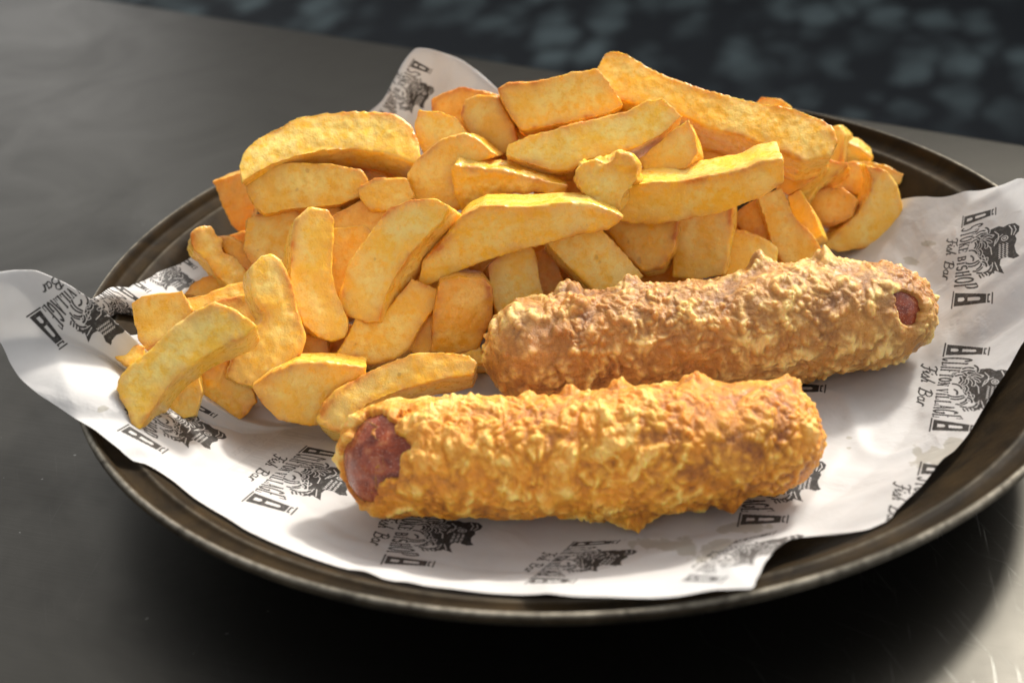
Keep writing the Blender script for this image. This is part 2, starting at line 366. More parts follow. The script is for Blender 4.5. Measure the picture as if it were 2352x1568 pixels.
    cell = (x1 - x0) / units; x = x0
    top = lambda q: .075 + .150 * abs(2 * (q - .5) / .70) ** 1.8
    for ch in txt:
        wd = cell * (.45 if ch == ' ' else (.62 if ch == 'I' else 1.0))
        if ch != ' ':
            for pts, thick in G[ch]:
                P2 = [(x + wd * (.08 + .84 * a), .008 + b_ * (top(x + wd * a) - .008)) for a, b_ in pts]
                stroke(P2, .0165 if thick else .0085)
        x += wd
    # brush script under the line
    def script(pts, ox, oy, s, w=.0125): stroke([(ox + s * (a + .28 * b_), oy + s * b_ ) for a, b_ in pts], w)
    s_ = .085; oy = -.118
    script(arc(.25, .95, .32, .20, 170, 60) + [(.75, 1.1), (.95, 1.22)], .255, oy, s_); script([(.52, 1.05), (.42, .6), (.38, .1), (.2, -.18), (-.05, -.1)], .255, oy, s_, .015); script([(.15, .5), (.75, .62)], .255, oy, s_, .010)
    for k, lx in enumerate((.33, .37)): pass
    script([(.0, .3), (.18, .55), (.15, .05), (.32, .1)], .318, oy, s_); script([(.25, .82), (.28, .86)], .318, oy, s_, .014)
    script([(.0, .15), (.28, .62), (.42, .35), (.36, .02), (.1, .0)], .352, oy, s_); script([(.0, .0), (.35, 1.15)], .398, oy, s_, .015); script([(.05, .3), (.28, .55), (.42, .5), (.36, .05), (.55, .1)], .398, oy, s_)
    script([(.0, .0), (.28, 1.1)], .525, oy, s_, .016); script([(-.1, .95)] + arc(.42, .85, .36, .26, 110, -80) + [(.3, .58)], .525, oy, s_, .012); script([(.3, .58)] + arc(.42, .28, .42, .29, 80, -110) + [(-.1, .02)], .525, oy, s_, .013)
    script(arc(.25, .28, .24, .27, 50, 360, 12), .612, oy, s_); script([(.5, .55), (.44, .08), (.62, .06)], .612, oy, s_); script([(.0, .1), (.18, .55), (.12, .0)], .672, oy, s_); script([(.14, .35), (.36, .58), (.5, .5)], .672, oy, s_)
    # leaping fish over waves
    poly([(.30, .20), (.275, .27), (.262, .33), (.285, .365), (.27, .40), (.275, .445), (.32, .475), (.37, .47), (.40, .445), (.44, .455), (.50, .44), (.56, .45), (.60, .47), (.615, .435), (.59, .39),
          (.60, .35), (.65, .345), (.735, .375), (.70, .315), (.745, .27), (.66, .275), (.60, .25), (.57, .20), (.50, .165), (.42, .15), (.35, .16)])
    for a in ([(.285, .405), (.33, .425), (.385, .42)], [(.30, .44), (.345, .452), (.39, .435)], [(.31, .30), (.35, .33), (.40, .33), (.44, .31)], [(.42, .235), (.47, .275), (.54, .285)], [(.62, .31), (.70, .335)], [(.62, .295), (.70, .285)], [(.36, .36), (.40, .31), (.46, .30)]): stroke(a, .006, 0)
    stroke(arc(.405, .375, .024, .022, 0, 360), .006, 0); stroke(arc(.405, .375, .008, .007, 0, 360), .006, 0)
    for i in range(7):
        for j in range(3): stroke([(.455 + .020 * i, .335 + .025 * j), (.467 + .020 * i, .348 + .025 * j), (.475 + .020 * i, .335 + .025 * j)], .0045, 0)
    rg = random.Random(5)
    for i in range(24):
        u = rg.random(); cx = .27 + .44 * u; cy = .105 + .11 * rg.random() + .06 * abs(2 * u - 1); l = rg.uniform(.028, .050); a = R(rg.uniform(-60, 70) + (40 if u < .5 else -30))
        c_, s2_ = math.cos(a), math.sin(a); pts = [(cx + l * q * c_ - .35 * l * (1 - q * q) * s2_, cy + l * q * s2_ + .35 * l * (1 - q * q) * c_) for q in (-1, -.5, 0, .5, 1)]
        stroke(pts, .026, 0); stroke(pts, .016)
    for i in range(5):
        u = i / 4; stroke([(.72 - .02 * u, .20 + .09 * u), (.745 - .03 * u, .215 + .09 * u)], .012)
    return T
TILE = {'C': tile('CLIFTON VILLAGE'), 'S': tile('STOKE BISHOP')}

# ------------------------------------------------------------------ paper sheets
IMG, HALF, ZP_A, ZP_B = 2000, .20, .030, .050
def homog(src, dst):
    Am = []
    for (x, y), (u, v) in zip(src, dst):
        Am.append([x, y, 1, 0, 0, 0, -u * x, -u * y, -u]); Am.append([0, 0, 0, x, y, 1, -v * x, -v * y, -v])
    return np.linalg.svd(np.array(Am))[2][-1].reshape(3, 3)
def on_sheet(px, py, gap, z=None):
    if z is not None: return at(px, py, z)[:2]
    zz = .008
    for _ in range(40):
        p = at(px, py, zz); zz = .5 * zz + .5 * float(rest_z(np.hypot(p[0], p[1]), gap))
    return p[:2]
def print_sheet(name, logos, grease, zp):
    loc = lambda px, py: at(px, py, zp)[:2]
    ink = np.zeros((IMG, IMG), np.float32); gr = np.zeros((IMG, IMG), np.float32)
    for kind, S, E_, TS, TE, z, dens in logos:
        if z == 'end':          # only the end tower shows: E, the inner corner of its base, E's top
            e, b_, tp = loc(*S), loc(*E_), loc(*TS); sv_ = e + (b_ - e) * 5.6; q = [sv_, e, sv_ + tp - e, tp]
        else: q = [loc(*p) for p in (S, E_, TS, TE)]
        H = homog(q, [(0, 0), (1, 0), (0, .31), (1, .31)]); Hi = np.linalg.inv(H)
        cs = np.array([[x, y, 1] for x in (-.05, 1.05) for y in (-.2, .6)]) @ Hi.T; cs = cs[:, :2] / cs[:, 2:]
        lo = np.clip(((cs.min(0) + HALF) / (2 * HALF) * IMG).astype(int) - 2, 0, IMG); hi = np.clip(((cs.max(0) + HALF) / (2 * HALF) * IMG).astype(int) + 3, 0, IMG)
        if (hi - lo).min() <= 0 or (hi - lo).max() > 1400: continue
        xs = (np.arange(lo[0], hi[0]) + .5) / IMG * 2 * HALF - HALF; ys = (np.arange(lo[1], hi[1]) + .5) / IMG * 2 * HALF - HALF
        X, Y = np.meshgrid(xs, ys); Q = np.stack([X, Y, np.ones_like(X)], -1) @ H.T; u = Q[..., 0] / Q[..., 2]; v = Q[..., 1] / Q[..., 2]
        fx = (u - X0) / SX * TW - .5; fy = (v - Y0) / SX * TW - .5
        ok = (fx >= 0) & (fx < TW - 1) & (fy >= 0) & (fy < TH_ - 1)
        fx = np.clip(fx, 0, TW - 2); fy = np.clip(fy, 0, TH_ - 2); ix = fx.astype(int); iy = fy.astype(int); ax = fx - ix; ay = fy - iy; T = TILE[kind]
        val = (T[iy, ix] * (1 - ax) + T[iy, ix + 1] * ax) * (1 - ay) + (T[iy + 1, ix] * (1 - ax) + T[iy + 1, ix + 1] * ax) * ay
        reg = (slice(lo[1], hi[1]), slice(lo[0], hi[0])); ink[reg] = np.maximum(ink[reg], np.where(ok, val * dens, 0))
    xs = (np.arange(IMG) + .5) / IMG * 2 * HALF - HALF
    for px, py, rx, ry, ang in grease:
        p = loc(px, py); i, j = [int((c_ + HALF) / (2 * HALF) * IMG) for c_ in p]; n = 90
        s = (slice(max(j - n, 0), j + n), slice(max(i - n, 0), i + n)); X, Y = np.meshgrid(xs[s[1]] - p[0], xs[s[0]] - p[1])
        a = X * math.cos(R(ang)) + Y * math.sin(R(ang)); b_ = -X * math.sin(R(ang)) + Y * math.cos(R(ang))
        Pn = np.stack([X.ravel() + p[0], Y.ravel() + p[1], 0 * X.ravel()], 1); nz = fbm(Pn, 300, 3, 3).reshape(X.shape)
        d = np.hypot(a / rx, b_ / ry) + nz * .45; gr[s] = np.maximum(gr[s], np.clip((1 - d) * 6, 0, 1))
    im = bpy.data.images.new(name, IMG, IMG, float_buffer=False, is_data=True)
    buf = np.zeros((IMG, IMG, 4), np.float32); buf[..., 0] = ink; buf[..., 1] = gr; buf[..., 3] = 1
    im.pixels.foreach_set(buf.ravel()); im.update(); im.pack()
    t = NT(name + '_paper')
    tex = t.n('ShaderNodeTexImage'); tex.image = im; tex.extension = 'CLIP'; uv = t.n('ShaderNodeUVMap'); t.l(uv.outputs[0], tex.inputs[0])
    sep = t.n('ShaderNodeSeparateColor'); t.l(tex.outputs[0], sep.inputs[0])
    n1 = t.noise(60, 4, .6); n2 = t.noise(900, 3, .6)
    c = t.mix(t.ramp(n1, [(.35, 0.0), (.7, 1.0)]), (.64, .63, .615), (.59, .575, .56))
    c = t.mix(t.math('MULTIPLY', sep.outputs[1], .55), c, (.34, .31, .23))
    inkf = t.math('MULTIPLY', sep.outputs[0], t.ramp(n2, [(.25, .86), (.5, .97)]))
    c = t.mix(inkf, c, (.022, .019, .017))
    t.set(Base_Color=c, Roughness=.55, Specular_IOR_Level=.35)
    vo = t.n('ShaderNodeTexVoronoi'); vo.feature = 'DISTANCE_TO_EDGE'; vo.inputs['Scale'].default_value = 26; t.l(t.co, vo.inputs['Vector'])
    crease = t.ramp(vo.outputs['Distance'], [(.0, 1.0), (.05, 0.0)])
    t.bump(t.math('ADD', t.math('ADD', t.noise(45, 4, .6, .6), t.math('MULTIPLY', n2, .02)), t.math('MULTIPLY', t.math('MULTIPLY', crease, t.ramp(n1, [(.45, 0.0), (.6, 1.0)])), .35)), .5, .0012)
    tr = t.n('ShaderNodeBsdfTranslucent'); t.l(c, tr.inputs[0]); mx = t.n('ShaderNodeMixShader'); mx.inputs[0].default_value = .22
    out = [n for n in t.t.nodes if n.type == 'OUTPUT_MATERIAL'][0]
    t.l(t.b.outputs[0], mx.inputs[1]); t.l(tr.outputs[0], mx.inputs[2]); t.l(mx.outputs[0], out.inputs[0])
    return t.m
def catmull(P, n):
    P = np.array(P, float); N = len(P); out = []
    seg = np.linalg.norm(np.roll(P, -1, 0) - P, axis=1); cum = np.r_[0, np.cumsum(seg)]; ts = np.linspace(0, cum[-1], n, endpoint=False)
    for s in ts:
        i = min(int(np.searchsorted(cum, s, 'right')) - 1, N - 1); u = (s - cum[i]) / max(seg[i], 1e-9)
        p0, p1, p2, p3 = P[i - 1], P[i], P[(i + 1) % N], P[(i + 2) % N]
        t1, t2 = (p2 - p0) * .35, (p3 - p1) * .35
        # tangents scaled to the local segment so that corners do not loop
        for tv in (t1, t2):
            L = np.linalg.norm(tv)
            if L > seg[i] * .9: tv *= seg[i] * .9 / L
        out.append((2 * u**3 - 3 * u**2 + 1) * p1 + (u**3 - 2 * u**2 + u) * t1 + (-2 * u**3 + 3 * u**2) * p2 + (u**3 - u**2) * t2)
    return np.array(out)
def sheet(name, outline, centre, gap, seed, zp, creases=()):
    B = catmull([at(*p) for p in outline], 560); c0 = at(*centre)
    n = 110; s = np.linspace(0, 1, n) ** .9
    P = c0[None, None, :2] + (B[None, :, :2] - c0[None, None, :2]) * s[:, None, None]
    r = np.hypot(P[..., 0], P[..., 1]); rb = np.hypot(B[:, 0], B[:, 1])
    lift = B[:, 2] - rest_z(rb, gap)
    z = rest_z(r, gap) + lift[None] * smooth01((s[:, None] - .52) / .48) ** 1.5
    flat = np.c_[P.reshape(-1, 2), np.zeros(P.shape[0] * P.shape[1])]
    wr = fbm(flat, 28, seed, 2).reshape(z.shape); rid = 1 - np.abs(vnoise(flat + .01 * vnoise(flat, 40, seed + 9)[:, None], 22, seed + 5)).reshape(z.shape) ** .6
    amp = np.clip((s[:, None] - .35) / .5, 0, 1)
    rid2 = (1 - np.abs(vnoise(flat + .006, 55, seed + 15)) * 2.2).clip(0, 1).reshape(z.shape)
    z = z + amp * (.0007 * wr + .0010 * rid + .0011 * rid2)
    for px, py, h, L, wdt, ang in creases:     # single pressed-up folds
        q = on_sheet(px, py, gap); dx = P[..., 0] - q[0]; dy = P[..., 1] - q[1]
        a = dx * math.cos(R(ang)) + dy * math.sin(R(ang)); b_ = -dx * math.sin(R(ang)) + dy * math.cos(R(ang))
        z = z + h * np.exp(-np.abs(b_) / wdt) * np.exp(-(a / L) ** 2)
    inside = r < .1483
    z = np.where(r < .1505, np.maximum(z, np.where(inside, plate_z(r), .0342) + gap * .6 + .0002), z)
    V = np.concatenate([P, z[..., None]], -1).reshape(-1, 3); F = grid_faces(n, P.shape[1], True)
    o = mesh_obj(name, V, F, None)
    Vp = CAM + (V - CAM) * ((zp - CAM[2]) / (V[:, 2] - CAM[2]))[:, None]      # flat layout of the print, before the sheet was bent
    uvl = o.data.uv_layers.new(name='UVMap'); vi = np.zeros(len(o.data.loops), np.int32); o.data.loops.foreach_get('vertex_index', vi)
    uvl.data.foreach_set('uv', ((Vp[vi, :2] + HALF) / (2 * HALF)).astype(np.float32).ravel())
    return o, V
def uvx(kind, E_, B_, TE, z, dens, k=6.5):       # logo known only by its end tower: base corner, inner base corner, top
    return (kind, E_, B_, TE, z, dens, k)
LOGOS_A = [
 ('C', (2170, 788), (2133, 990), (2277, 791), (2240, 1000), None, 1),
 ('S', (2211, 497), (2184, 708), (2290, 470), (2281, 706), None, 1),
 ('S', (2114, 1060), (2062, 1262), (2229, 1068), (2177, 1275), None, 1),
 ('S', (1818, 705), (1787, 905), (1925, 702), (1896, 908), .0075, 1),
 ('C', (1735, 1010), (1692, 1208), (1848, 1006), (1809, 1207), .0075, 1),
 ('C', (703, 1023), (554, 1150), (808, 1040), (666, 1188), None, 1),
 ('S', (416, 905), (268, 988), (506, 950), (370, 1046), None, 1),
 ('S', (942, 1148), (873, 1295), (1063, 1155), (994, 1307), None, 1),
 ('C', (1318, 1243), (1204, 1340), (1431, 1236), (1314, 1342), None, 1),
 ('S', (1690, 1240), (1562, 1335), (1790, 1215), (1650, 1345), None, .9),
 ('C', (60, 726), (97, 701), (131, 809), None, 'end', 1),
 ('C', (655, 985), (520, 1080), (756, 1003), (620, 1110), None, .10),
]
def tower_frame(E_, B_, TE, z, k=6.5):
    e, b_, tp = at(*E_, z), at(*B_, z + .004), at(*TE, z - .006)
    return e, b_, tp
GREASE = [(2150, 1045, .007, .0035, 20), (2105, 1035, .003, .002, 60), (2190, 1020, .004, .003, 0), (1950, 1005, .0010, .0008, 0), (1950, 1028, .0006, .0005, 0),
          (1500, 1250, .006, .0025, -20), (1575, 1262, .0035, .004, 40), (1640, 1262, .006, .0028, 30), (1690, 1210, .006, .0022, 0), (235, 940, .0015, .002, 0),
          (2130, 560, .003, .002, 10), (2090, 600, .002, .003, 0)]
OUT_A = [(300,870,.014),(240,795,.030),(190,745,.045),(150,705,.056),(110,668,.064),(60,632,.070),(0,628,.072),(-60,660,.070),(-60,740,.060),(0,787,.052),
 (24,835,.049),(48,871,.047),(89,907,.044),(133,936,.041),(173,964,.038),(222,993,.036),(271,1036,.0335),(304,1062,.031),(357,1085,.0285),(403,1115,.0265),(452,1158,.0255),(528,1201,.0245),(568,1234,.024),
 (634,1262,.024),(749,1303,.0245),(838,1314,.026),(892,1334,.0275),(989,1349,.029),(1160,1363,.030),(1307,1380,.0325),(1453,1383,.034),(1551,1378,.0352),(1640,1362,.036),(1726,1357,.0375),
 (1735,1340,.037),(1760,1300,.033),(1785,1274,.028),(1816,1249,.0245),(1911,1233,.0235),(2001,1220,.023),(2037,1208,.023),(2060,1177,.022),(2114,1127,.0215),(2168,1060,.021),(2191,1042,.021),(2227,997,.021),
 (2258,942,.022),(2294,884,.024),(2352,789,.028),(2420,690,.034),(2470,560,.044),(2440,440,.048),(2352,415,.045),(2250,440,.037),(2160,458,.031),(2075,465,.026),(1900,500,.012),(1500,560,.008),(1100,650,.008),(700,720,.009),(420,800,.012)]
sa, VA = sheet('printed_paper_sheet', OUT_A, (1250, 880, .0085), .0016, 31, ZP_A, creases=[(430, 1040, .0022, .030, .006, -35), (1480, 1300, .0018, .02, .006, 20), (1850, 1180, .002, .03, .008, 60)])
sa.data.materials.append(print_sheet('fish_bar_print', LOGOS_A, GREASE, ZP_A))
tag(sa, 'upper white printed paper sheet under both sausages, its left corner curling over the rim', 'paper sheet')
LOGOS_B = [
 ('S', (950, 135), (860, 273), (997, 156), (911, 297), (.068, .055, .066, .054), 1),
 ('S', (157, 716), (176, 702), (232, 772), None, 'end', 1),
 ('C', (395, 562), (262, 630), (460, 612), (335, 675), .026, 1),
]
OUT_B = [(150,712,.040),(210,685,.040),(272,660,.038),(300,668,.032),(360,632,.028),(430,598,.026),(500,565,.025),(560,535,.025),(700,400,.040),(850,262,.050),(880,235,.054),(905,190,.060),(935,140,.068),(955,118,.071),
 (975,117,.071),(1000,122,.070),(1050,140,.066),(1100,172,.062),(1150,215,.058),(1250,330,.040),(1500,420,.014),(1600,600,.0065),(1200,740,.0062),(700,740,.0062),(480,740,.0075),(300,745,.018),(190,735,.034)]
sb, VB = sheet('printed_paper_sheet', OUT_B, (900, 600, .0065), .0006, 77, ZP_B)
sb.data.materials.append(print_sheet('fish_bar_print_lower', LOGOS_B, [], ZP_B))
tag(sb, 'lower white printed paper sheet, its far corner standing up behind the chips', 'paper sheet')

# ------------------------------------------------------------------ chips
def hill(x, y):
    H = np.interp(x, [-.15, -.13, -.10, -.07, -.02, .02, .06, .095, .125, .15], [.004, .018, .040, .056, .064, .070, .052, .022, .008, .002])
    yf = np.interp(x, [-.14, -.12, -.07, -.03, .03, .10, .14], [-.045, -.055, -.052, -.022, -.005, .010, .03])
    return max(.012 + H * smooth01((y - yf) / (.065 - yf) * .8 + .1) * 1.04, float(rest_z(np.hypot(x, y), 0)) + .0125)
def anchor(px, py, back=False):
    d = ray(px, py)
    for k in range(400):
        y = -.12 + k * .0006; p = CAM + d * ((y - CAM[1]) / d[1])
        if y > (.137 if back else .100 if p[0] > .085 else .062): return p
        if p[2] <= hill(p[0], p[1]): return p
    return p
ZONES = {1: (0, 800, 1.568), 2: (800, 150, 1.568), 3: (1900, 150, 1.3067), 4: (1200, 900, 1.568)}
def zc(zone, pts):
    if zone == 0: return [(float(a), float(b_)) for a, b_ in pts]
    ox, oy, s = ZONES[zone]; return [((ox + a / s) * .5742, (oy + b_ / s) * .5742) for a, b_ in pts]
def make_chip(zone, pts, e, t, near, mat, label, rough=1.0, seed=0):
    pts = np.array(zc(zone, pts)); cx, cy = (pts.min(0) + pts.max(0)) / 2
    le = math.hypot(*e); e = (e[0] * 1.0, e[1] * 1.0) if near < -3 or rough > 2 else (e[0] * max(1.3 if le < 30 else 1, 22 / (le + .01)), e[1] * max(1.3 if le < 30 else 1, 22 / (le + .01)))
    near *= 1.35
    near += 16 if 'big pale chip at the front left' in label else (8 if cx < 440 and cy > 560 else 0)
    a = anchor(cx, cy, near < -6); dv = (a - CAM); dist = np.linalg.norm(dv); dv /= dist; a = a - dv * near * .001
    depth = (a - CAM) @ FWD; k = depth / FPX; tm = t * .001
    lat = RIGHT * (e[0] * k) - UP * (e[1] * k); L = np.linalg.norm(lat)
    if L > tm * .82: lat *= tm * .82 / L; L = tm * .82
    ev = lat + dv * math.sqrt(tm * tm - L * L); n = ev / np.linalg.norm(ev)      # from the front face to the back one
    # polygon onto the plane through a with normal n
    W3 = []
    for p in pts:
        d = ray(*p); W3.append(CAM + d * (((a - CAM) @ n) / (d @ n)))
    W3 = np.array(W3)
    ux = np.cross(n, [0, 0, 1.0]); ux /= np.linalg.norm(ux); uy = np.cross(n, ux)
    loc = W3.mean(0); q = np.c_[(W3 - loc) @ ux, (W3 - loc) @ uy]
    ar = .5 * np.sum(q[:, 0] * np.roll(q[:, 1], -1) - np.roll(q[:, 0], -1) * q[:, 1])
    if ar < 0: q = q[::-1]
    q = q - q.mean(0) * 0
    e1 = np.roll(q, -1, 0) - q; nn = np.c_[e1[:, 1], -e1[:, 0]]; nn /= np.linalg.norm(nn, axis=1)[:, None] + 1e-9; vn = nn + np.roll(nn, 1, 0)
    q = q + vn / np.maximum((vn ** 2).sum(1), 1.0)[:, None] * 2 * .5 * .0009       # the fried skin swells a little
    # prism with slightly smaller, shifted back
    nq = len(q); bm = bmesh.new(); rs = np.random.default_rng(seed + 100)
    tp = 1 - rs.uniform(0, .10); sh = rs.uniform(-.0006, .0006, 2)
    f0 = [bm.verts.new((x, y, 0)) for x, y in q]; f1 = [bm.verts.new((x * tp + sh[0], y * tp + sh[1], tm)) for x, y in q]
    bm.faces.new(f0[::-1]); bm.faces.new(f1)
    for i in range(nq): bm.faces.new([f0[i], f0[(i + 1) % nq], f1[(i + 1) % nq], f1[i]])
    me = bpy.data.meshes.new('chip'); bm.to_mesh(me); bm.free()
    o = bpy.data.objects.new('chip', me); col.objects.link(o)
    md = o.modifiers.new('r', 'REMESH'); md.mode = 'VOXEL'; md.voxel_size = .00065; md.adaptivity = 0
    ms = o.modifiers.new('s', 'SMOOTH'); ms.factor = .5; ms.iterations = 1
    return o, q, tm, ux, uy, n, loc, mat, label, rough, seed
CH = []   # zone, polygon, extrude px, thickness mm, toward-camera mm, material, label, roughness
def C(*a): CH.append(a)
C(2, [(250,800),(270,730),(340,650),(450,580),(580,510),(740,475),(950,465),(1120,470),(1240,500),(1320,560),(1360,650),(1375,740),(1372,795),(1290,762),(1150,715),(980,695),(780,702),(620,735),(450,790),(340,850),(262,900)], (0,45), 14, 6, 0, 'long arched chip at the upper left of the pile, resting on a shorter golden chip')
C(2, [(290,850),(420,795),(600,785),(800,790),(1000,830),(1050,900),(1000,990),(860,1050),(700,1070),(560,1075),(400,1110),(345,1060),(300,960)], (6,10), 14, 3, 1, 'golden chip directly beneath the long arched chip, left end blunt')
C(2, [(85,905),(250,850),(330,870),(340,1080),(270,1235),(190,1170),(140,1060)], (14,-8), 14, -4, 2, 'short chip with browned top corner sticking out at the left edge of the pile')
C(2, [(270,1330),(290,1130),(420,1080),(600,1060),(660,1180),(610,1380),(500,1500),(330,1420)], (0,12), 14, -3, 1, 'broad pale orange chip behind the upright chip, below the golden one')
C(1, [(1820,480),(1838,270),(1870,130),(1950,60),(2050,65),(2092,130),(2080,330),(2085,480),(2130,620),(2182,760),(2165,850),(2090,885),(2000,855),(1915,790),(1850,660)], (-9,6), 15, 9, 0, 'upright bent chip with rounded top leaning left of the two big curved chips')
C(4, [(250,460),(290,240),(420,60),(560,-110),(700,-158),(850,-165),(930,-120),(890,-30),(790,60),(680,190),(590,330),(530,450),(490,604),(400,605),(300,560),(255,510)], (42,16), 15, 10, 0, 'big pale curved chip in the middle left of the pile, like a slice of moon')
C(0, [(957,668),(972,602),(1020,555),(1065,500),(1108,474),(1200,476),(1300,470),(1360,472),(1430,500),(1400,520),(1330,532),(1260,556),(1170,580),(1080,607),(1010,640)], (8,-30), 14, 13, 0, 'long curved chip with a pointed lower end across the centre of the pile')
C(2, [(1585,850),(1600,800),(1640,820),(1760,830),(1900,850),(2050,880),(2200,915),(2300,940),(2290,990),(2100,960),(1900,980),(1750,1040),(1655,1085),(1610,980)], (6,-22), 13, 6, 1, 'wedge shaped chip with a crumbly top edge just above the long pointed chip', 1.8)
C(2, [(1290,960),(1295,860),(1370,770),(1520,655),(1660,612),(1730,640),(1850,740),(1750,770),(1600,800),(1590,900),(1650,1060),(1500,1090),(1330,1040)], (12,-4), 14, 2, 1, 'upright rounded chip behind the crumbly wedge chip')
C(0, [(822,432),(862,412),(932,410),(950,450),(920,480),(850,480),(828,455)], (4,8), 12, 0, 1, 'small chip end showing between the golden chip and the upright rounded chip')
C(0, [(765,495),(830,462),(950,448),(970,490),(890,540),(850,610),(800,650),(768,600)], (4,10), 13, -6, 2, 'reddish mottled chip deep between the upright bent chip and the moon shaped chip')
C(0, [(760,525),(838,518),(868,560),(830,640),(800,730),(762,720)], (4,10), 13, -9, 1, 'pale chip glimpsed in the gap right of the upright bent chip')
C(4, [(245,815),(310,690),(360,600),(480,610),(560,540),(700,330),(860,400),(840,520),(740,640),(680,760),(590,825),(450,865),(380,840)], (0,10), 14, 1, 1, 'chip lying low under the moon shaped chip, its left end showing')
C(4, [(825,800),(850,540),(880,360),(1000,330),(1150,345),(1197,400),(1192,600),(1135,700),(1115,770),(990,810),(900,800)], (0,-16), 14, 6, 2, 'stubby upright chip with reddish brown streaks in the centre of the pile')
C(4, [(1180,250),(1260,180),(1440,108),(1480,200),(1510,380),(1540,480),(1480,560),(1340,600),(1250,580),(1205,420)], (-10,6), 14, 4, 0, 'plain pale chip right of the red streaked chip, above the back sausage')
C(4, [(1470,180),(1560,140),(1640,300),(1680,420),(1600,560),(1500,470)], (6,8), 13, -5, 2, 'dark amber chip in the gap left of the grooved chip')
C(3, [(378,1075),(400,1010),(470,925),(532,888),(590,925),(700,1055),(885,1245),(800,1330),(640,1330),(540,1230),(450,1150)], (-12,10), 15, 7, 0, 'pale chip with a groove along its top, sloping down behind the back sausage')
C(3, [(640,900),(700,930),(850,950),(1060,950),(1035,1100),(970,1195),(880,1215),(790,1130),(700,1010)], (6,12), 14, 1, 1, 'tan chip lying behind the grooved chip')
C(3, [(1060,960),(1130,930),(1335,890),(1335,1010),(1300,1230),(1160,1260),(1032,1250),(1040,1100)], (10,-4), 14, 3, 0, 'squarish upright chip beneath the crusty topped chip')
C(3, [(1310,1010),(1400,1018),(1480,1050),(1572,1102),(1560,1180),(1420,1250),(1300,1250)], (0,8), 13, 2, 0, 'small pale chip lying right of the squarish upright chip')
C(3, [(1480,840),(1600,790),(1660,930),(1745,1010),(1828,1120),(1800,1180),(1640,1220),(1560,1100),(1520,950)], (-14,8), 14, 4, 1, 'chip with a brown spot near its lower end, right of the small pale chip')
C(3, [(1350,940),(1480,840),(1560,950),(1600,1090),(1450,1080)], (0,8), 13, -4, 2, 'dark orange chip in the shadow under the crusty topped chip')
C(3, [(1630,830),(1700,800),(1770,920),(1812,1030),(1760,1060),(1660,920)], (5,5), 12, 0, 0, 'narrow chip standing behind the brown spotted chip')
C(3, [(600,800),(770,772),(850,768),(950,760),(1100,752),(1300,715),(1420,695),(1500,655),(1605,640),(1610,760),(1480,835),(1300,912),(1100,952),(900,975),(780,962),(705,910),(690,840)], (4,-48), 16, 18, 0, 'large chip with a broad crusty top face, right of centre')
C(3, [(530,700),(560,660),(640,650),(700,660),(750,618),(800,632),(830,670),(850,740),(800,790),(760,850),(740,900),(650,862),(580,812),(540,775)], (0,-6), 13, 15, 0, 'knobbly crunchy scrap on the left end of the large crusty chip', 2.6)
C(3, [(165,610),(172,560),(290,510),(420,482),(600,440),(800,388),(900,332),(980,315),(1040,368),(1078,412),(980,500),(860,560),(700,605),(560,640),(500,680),(400,690),(260,650)], (2,26), 15, 8, 0, 'long straight chip above the crusty topped chip, pointing up to the right')
C(3, [(855,640),(940,560),(1050,470),(1112,425),(1150,500),(1162,600),(1100,680),(980,700),(880,690)], (8,6), 8, 12, 1, 'thin triangular chip leaning on the right end of the long straight chip')
C(3, [(640,160),(680,80),(730,62),(790,80),(900,150),(1000,207),(1130,255),(1300,298),(1460,332),(1680,372),(1800,420),(1860,460),(1892,540),(1850,610),(1720,640),(1560,570),(1400,510),(1200,455),(1090,400),(900,350),(760,320),(690,260)], (-4,52), 17, 8, 1, 'longest chip, running along the top right of the pile with a browned upper edge')
C(3, [(1560,690),(1700,680),(1850,640),(1790,720),(1730,770),(1640,820),(1570,780)], (4,10), 12, 2, 1, 'chip end tucked under the right end of the longest chip')
C(3, [(130,270),(175,242),(320,236),(480,192),(640,168),(720,260),(780,350),(700,395),(560,425),(400,455),(250,478),(195,410),(150,330)], (0,18), 15, 2, 1, 'thick chip behind the top of the pile, its left end square')
C(2, [(1640,490),(1670,400),(1750,372),(1870,382),(1900,450),(1965,560),(1995,680),(1900,730),(1820,690),(1700,610)], (10,4), 14, -3, 1, 'golden brown chip at the back beside the standing paper corner')
C(2, [(1345,540),(1365,450),(1500,460),(1600,500),(1670,600),(1700,640),(1600,660),(1500,680),(1400,740),(1360,650)], (6,6), 14, -2, 0, 'pale squarish chip in front of the standing paper corner')
C(3, [(1465,350),(1500,316),(1600,322),(1650,360),(1720,640),(1620,720),(1500,620)], (0,4), 12, -6, 0, 'sliver of a chip peeping out behind the longest chip')
C(3, [(1850,480),(1900,465),(1928,505),(1912,575),(1900,700),(1860,800),(1790,790),(1830,640)], (5,0), 10, -2, 0, 'pale chip edge standing at the right tip of the longest chip')
C(3, [(1860,660),(1895,585),(1940,550),(2000,575),(2072,632),(2010,690),(1960,760),(1860,760)], (0,-4), 9, -3, 0, 'thin pointed chip lying flat right of the longest chip')
C(3, [(1960,640),(2060,650),(2150,672),(2242,712),(2222,765),(2160,770),(2080,700)], (0,14), 10, -5, 0, 'slim chip at the far right, behind the hooked chip')
C(3, [(2040,665),(2100,680),(2155,705),(2200,780),(2228,880),(2205,970),(2140,1050),(2050,1100),(1900,1115),(1830,1090),(1900,1020),(2010,920),(2065,820),(2078,740)], (-10,-4), 12, 2, 0, 'hooked crescent chip at the right edge of the pile')
C(3, [(1740,820),(1850,690),(1980,655),(2075,670),(2100,740),(2080,850),(1950,800),(1800,900)], (4,8), 12, -8, 1, 'amber chip enclosed by the hooked crescent chip')
C(3, [(1690,880),(1800,795),(1920,790),(1995,850),(1965,930),(1860,975),(1780,965),(1710,935)], (4,8), 12, -4, 2, 'deep orange chip end inside the curve of the hooked chip')
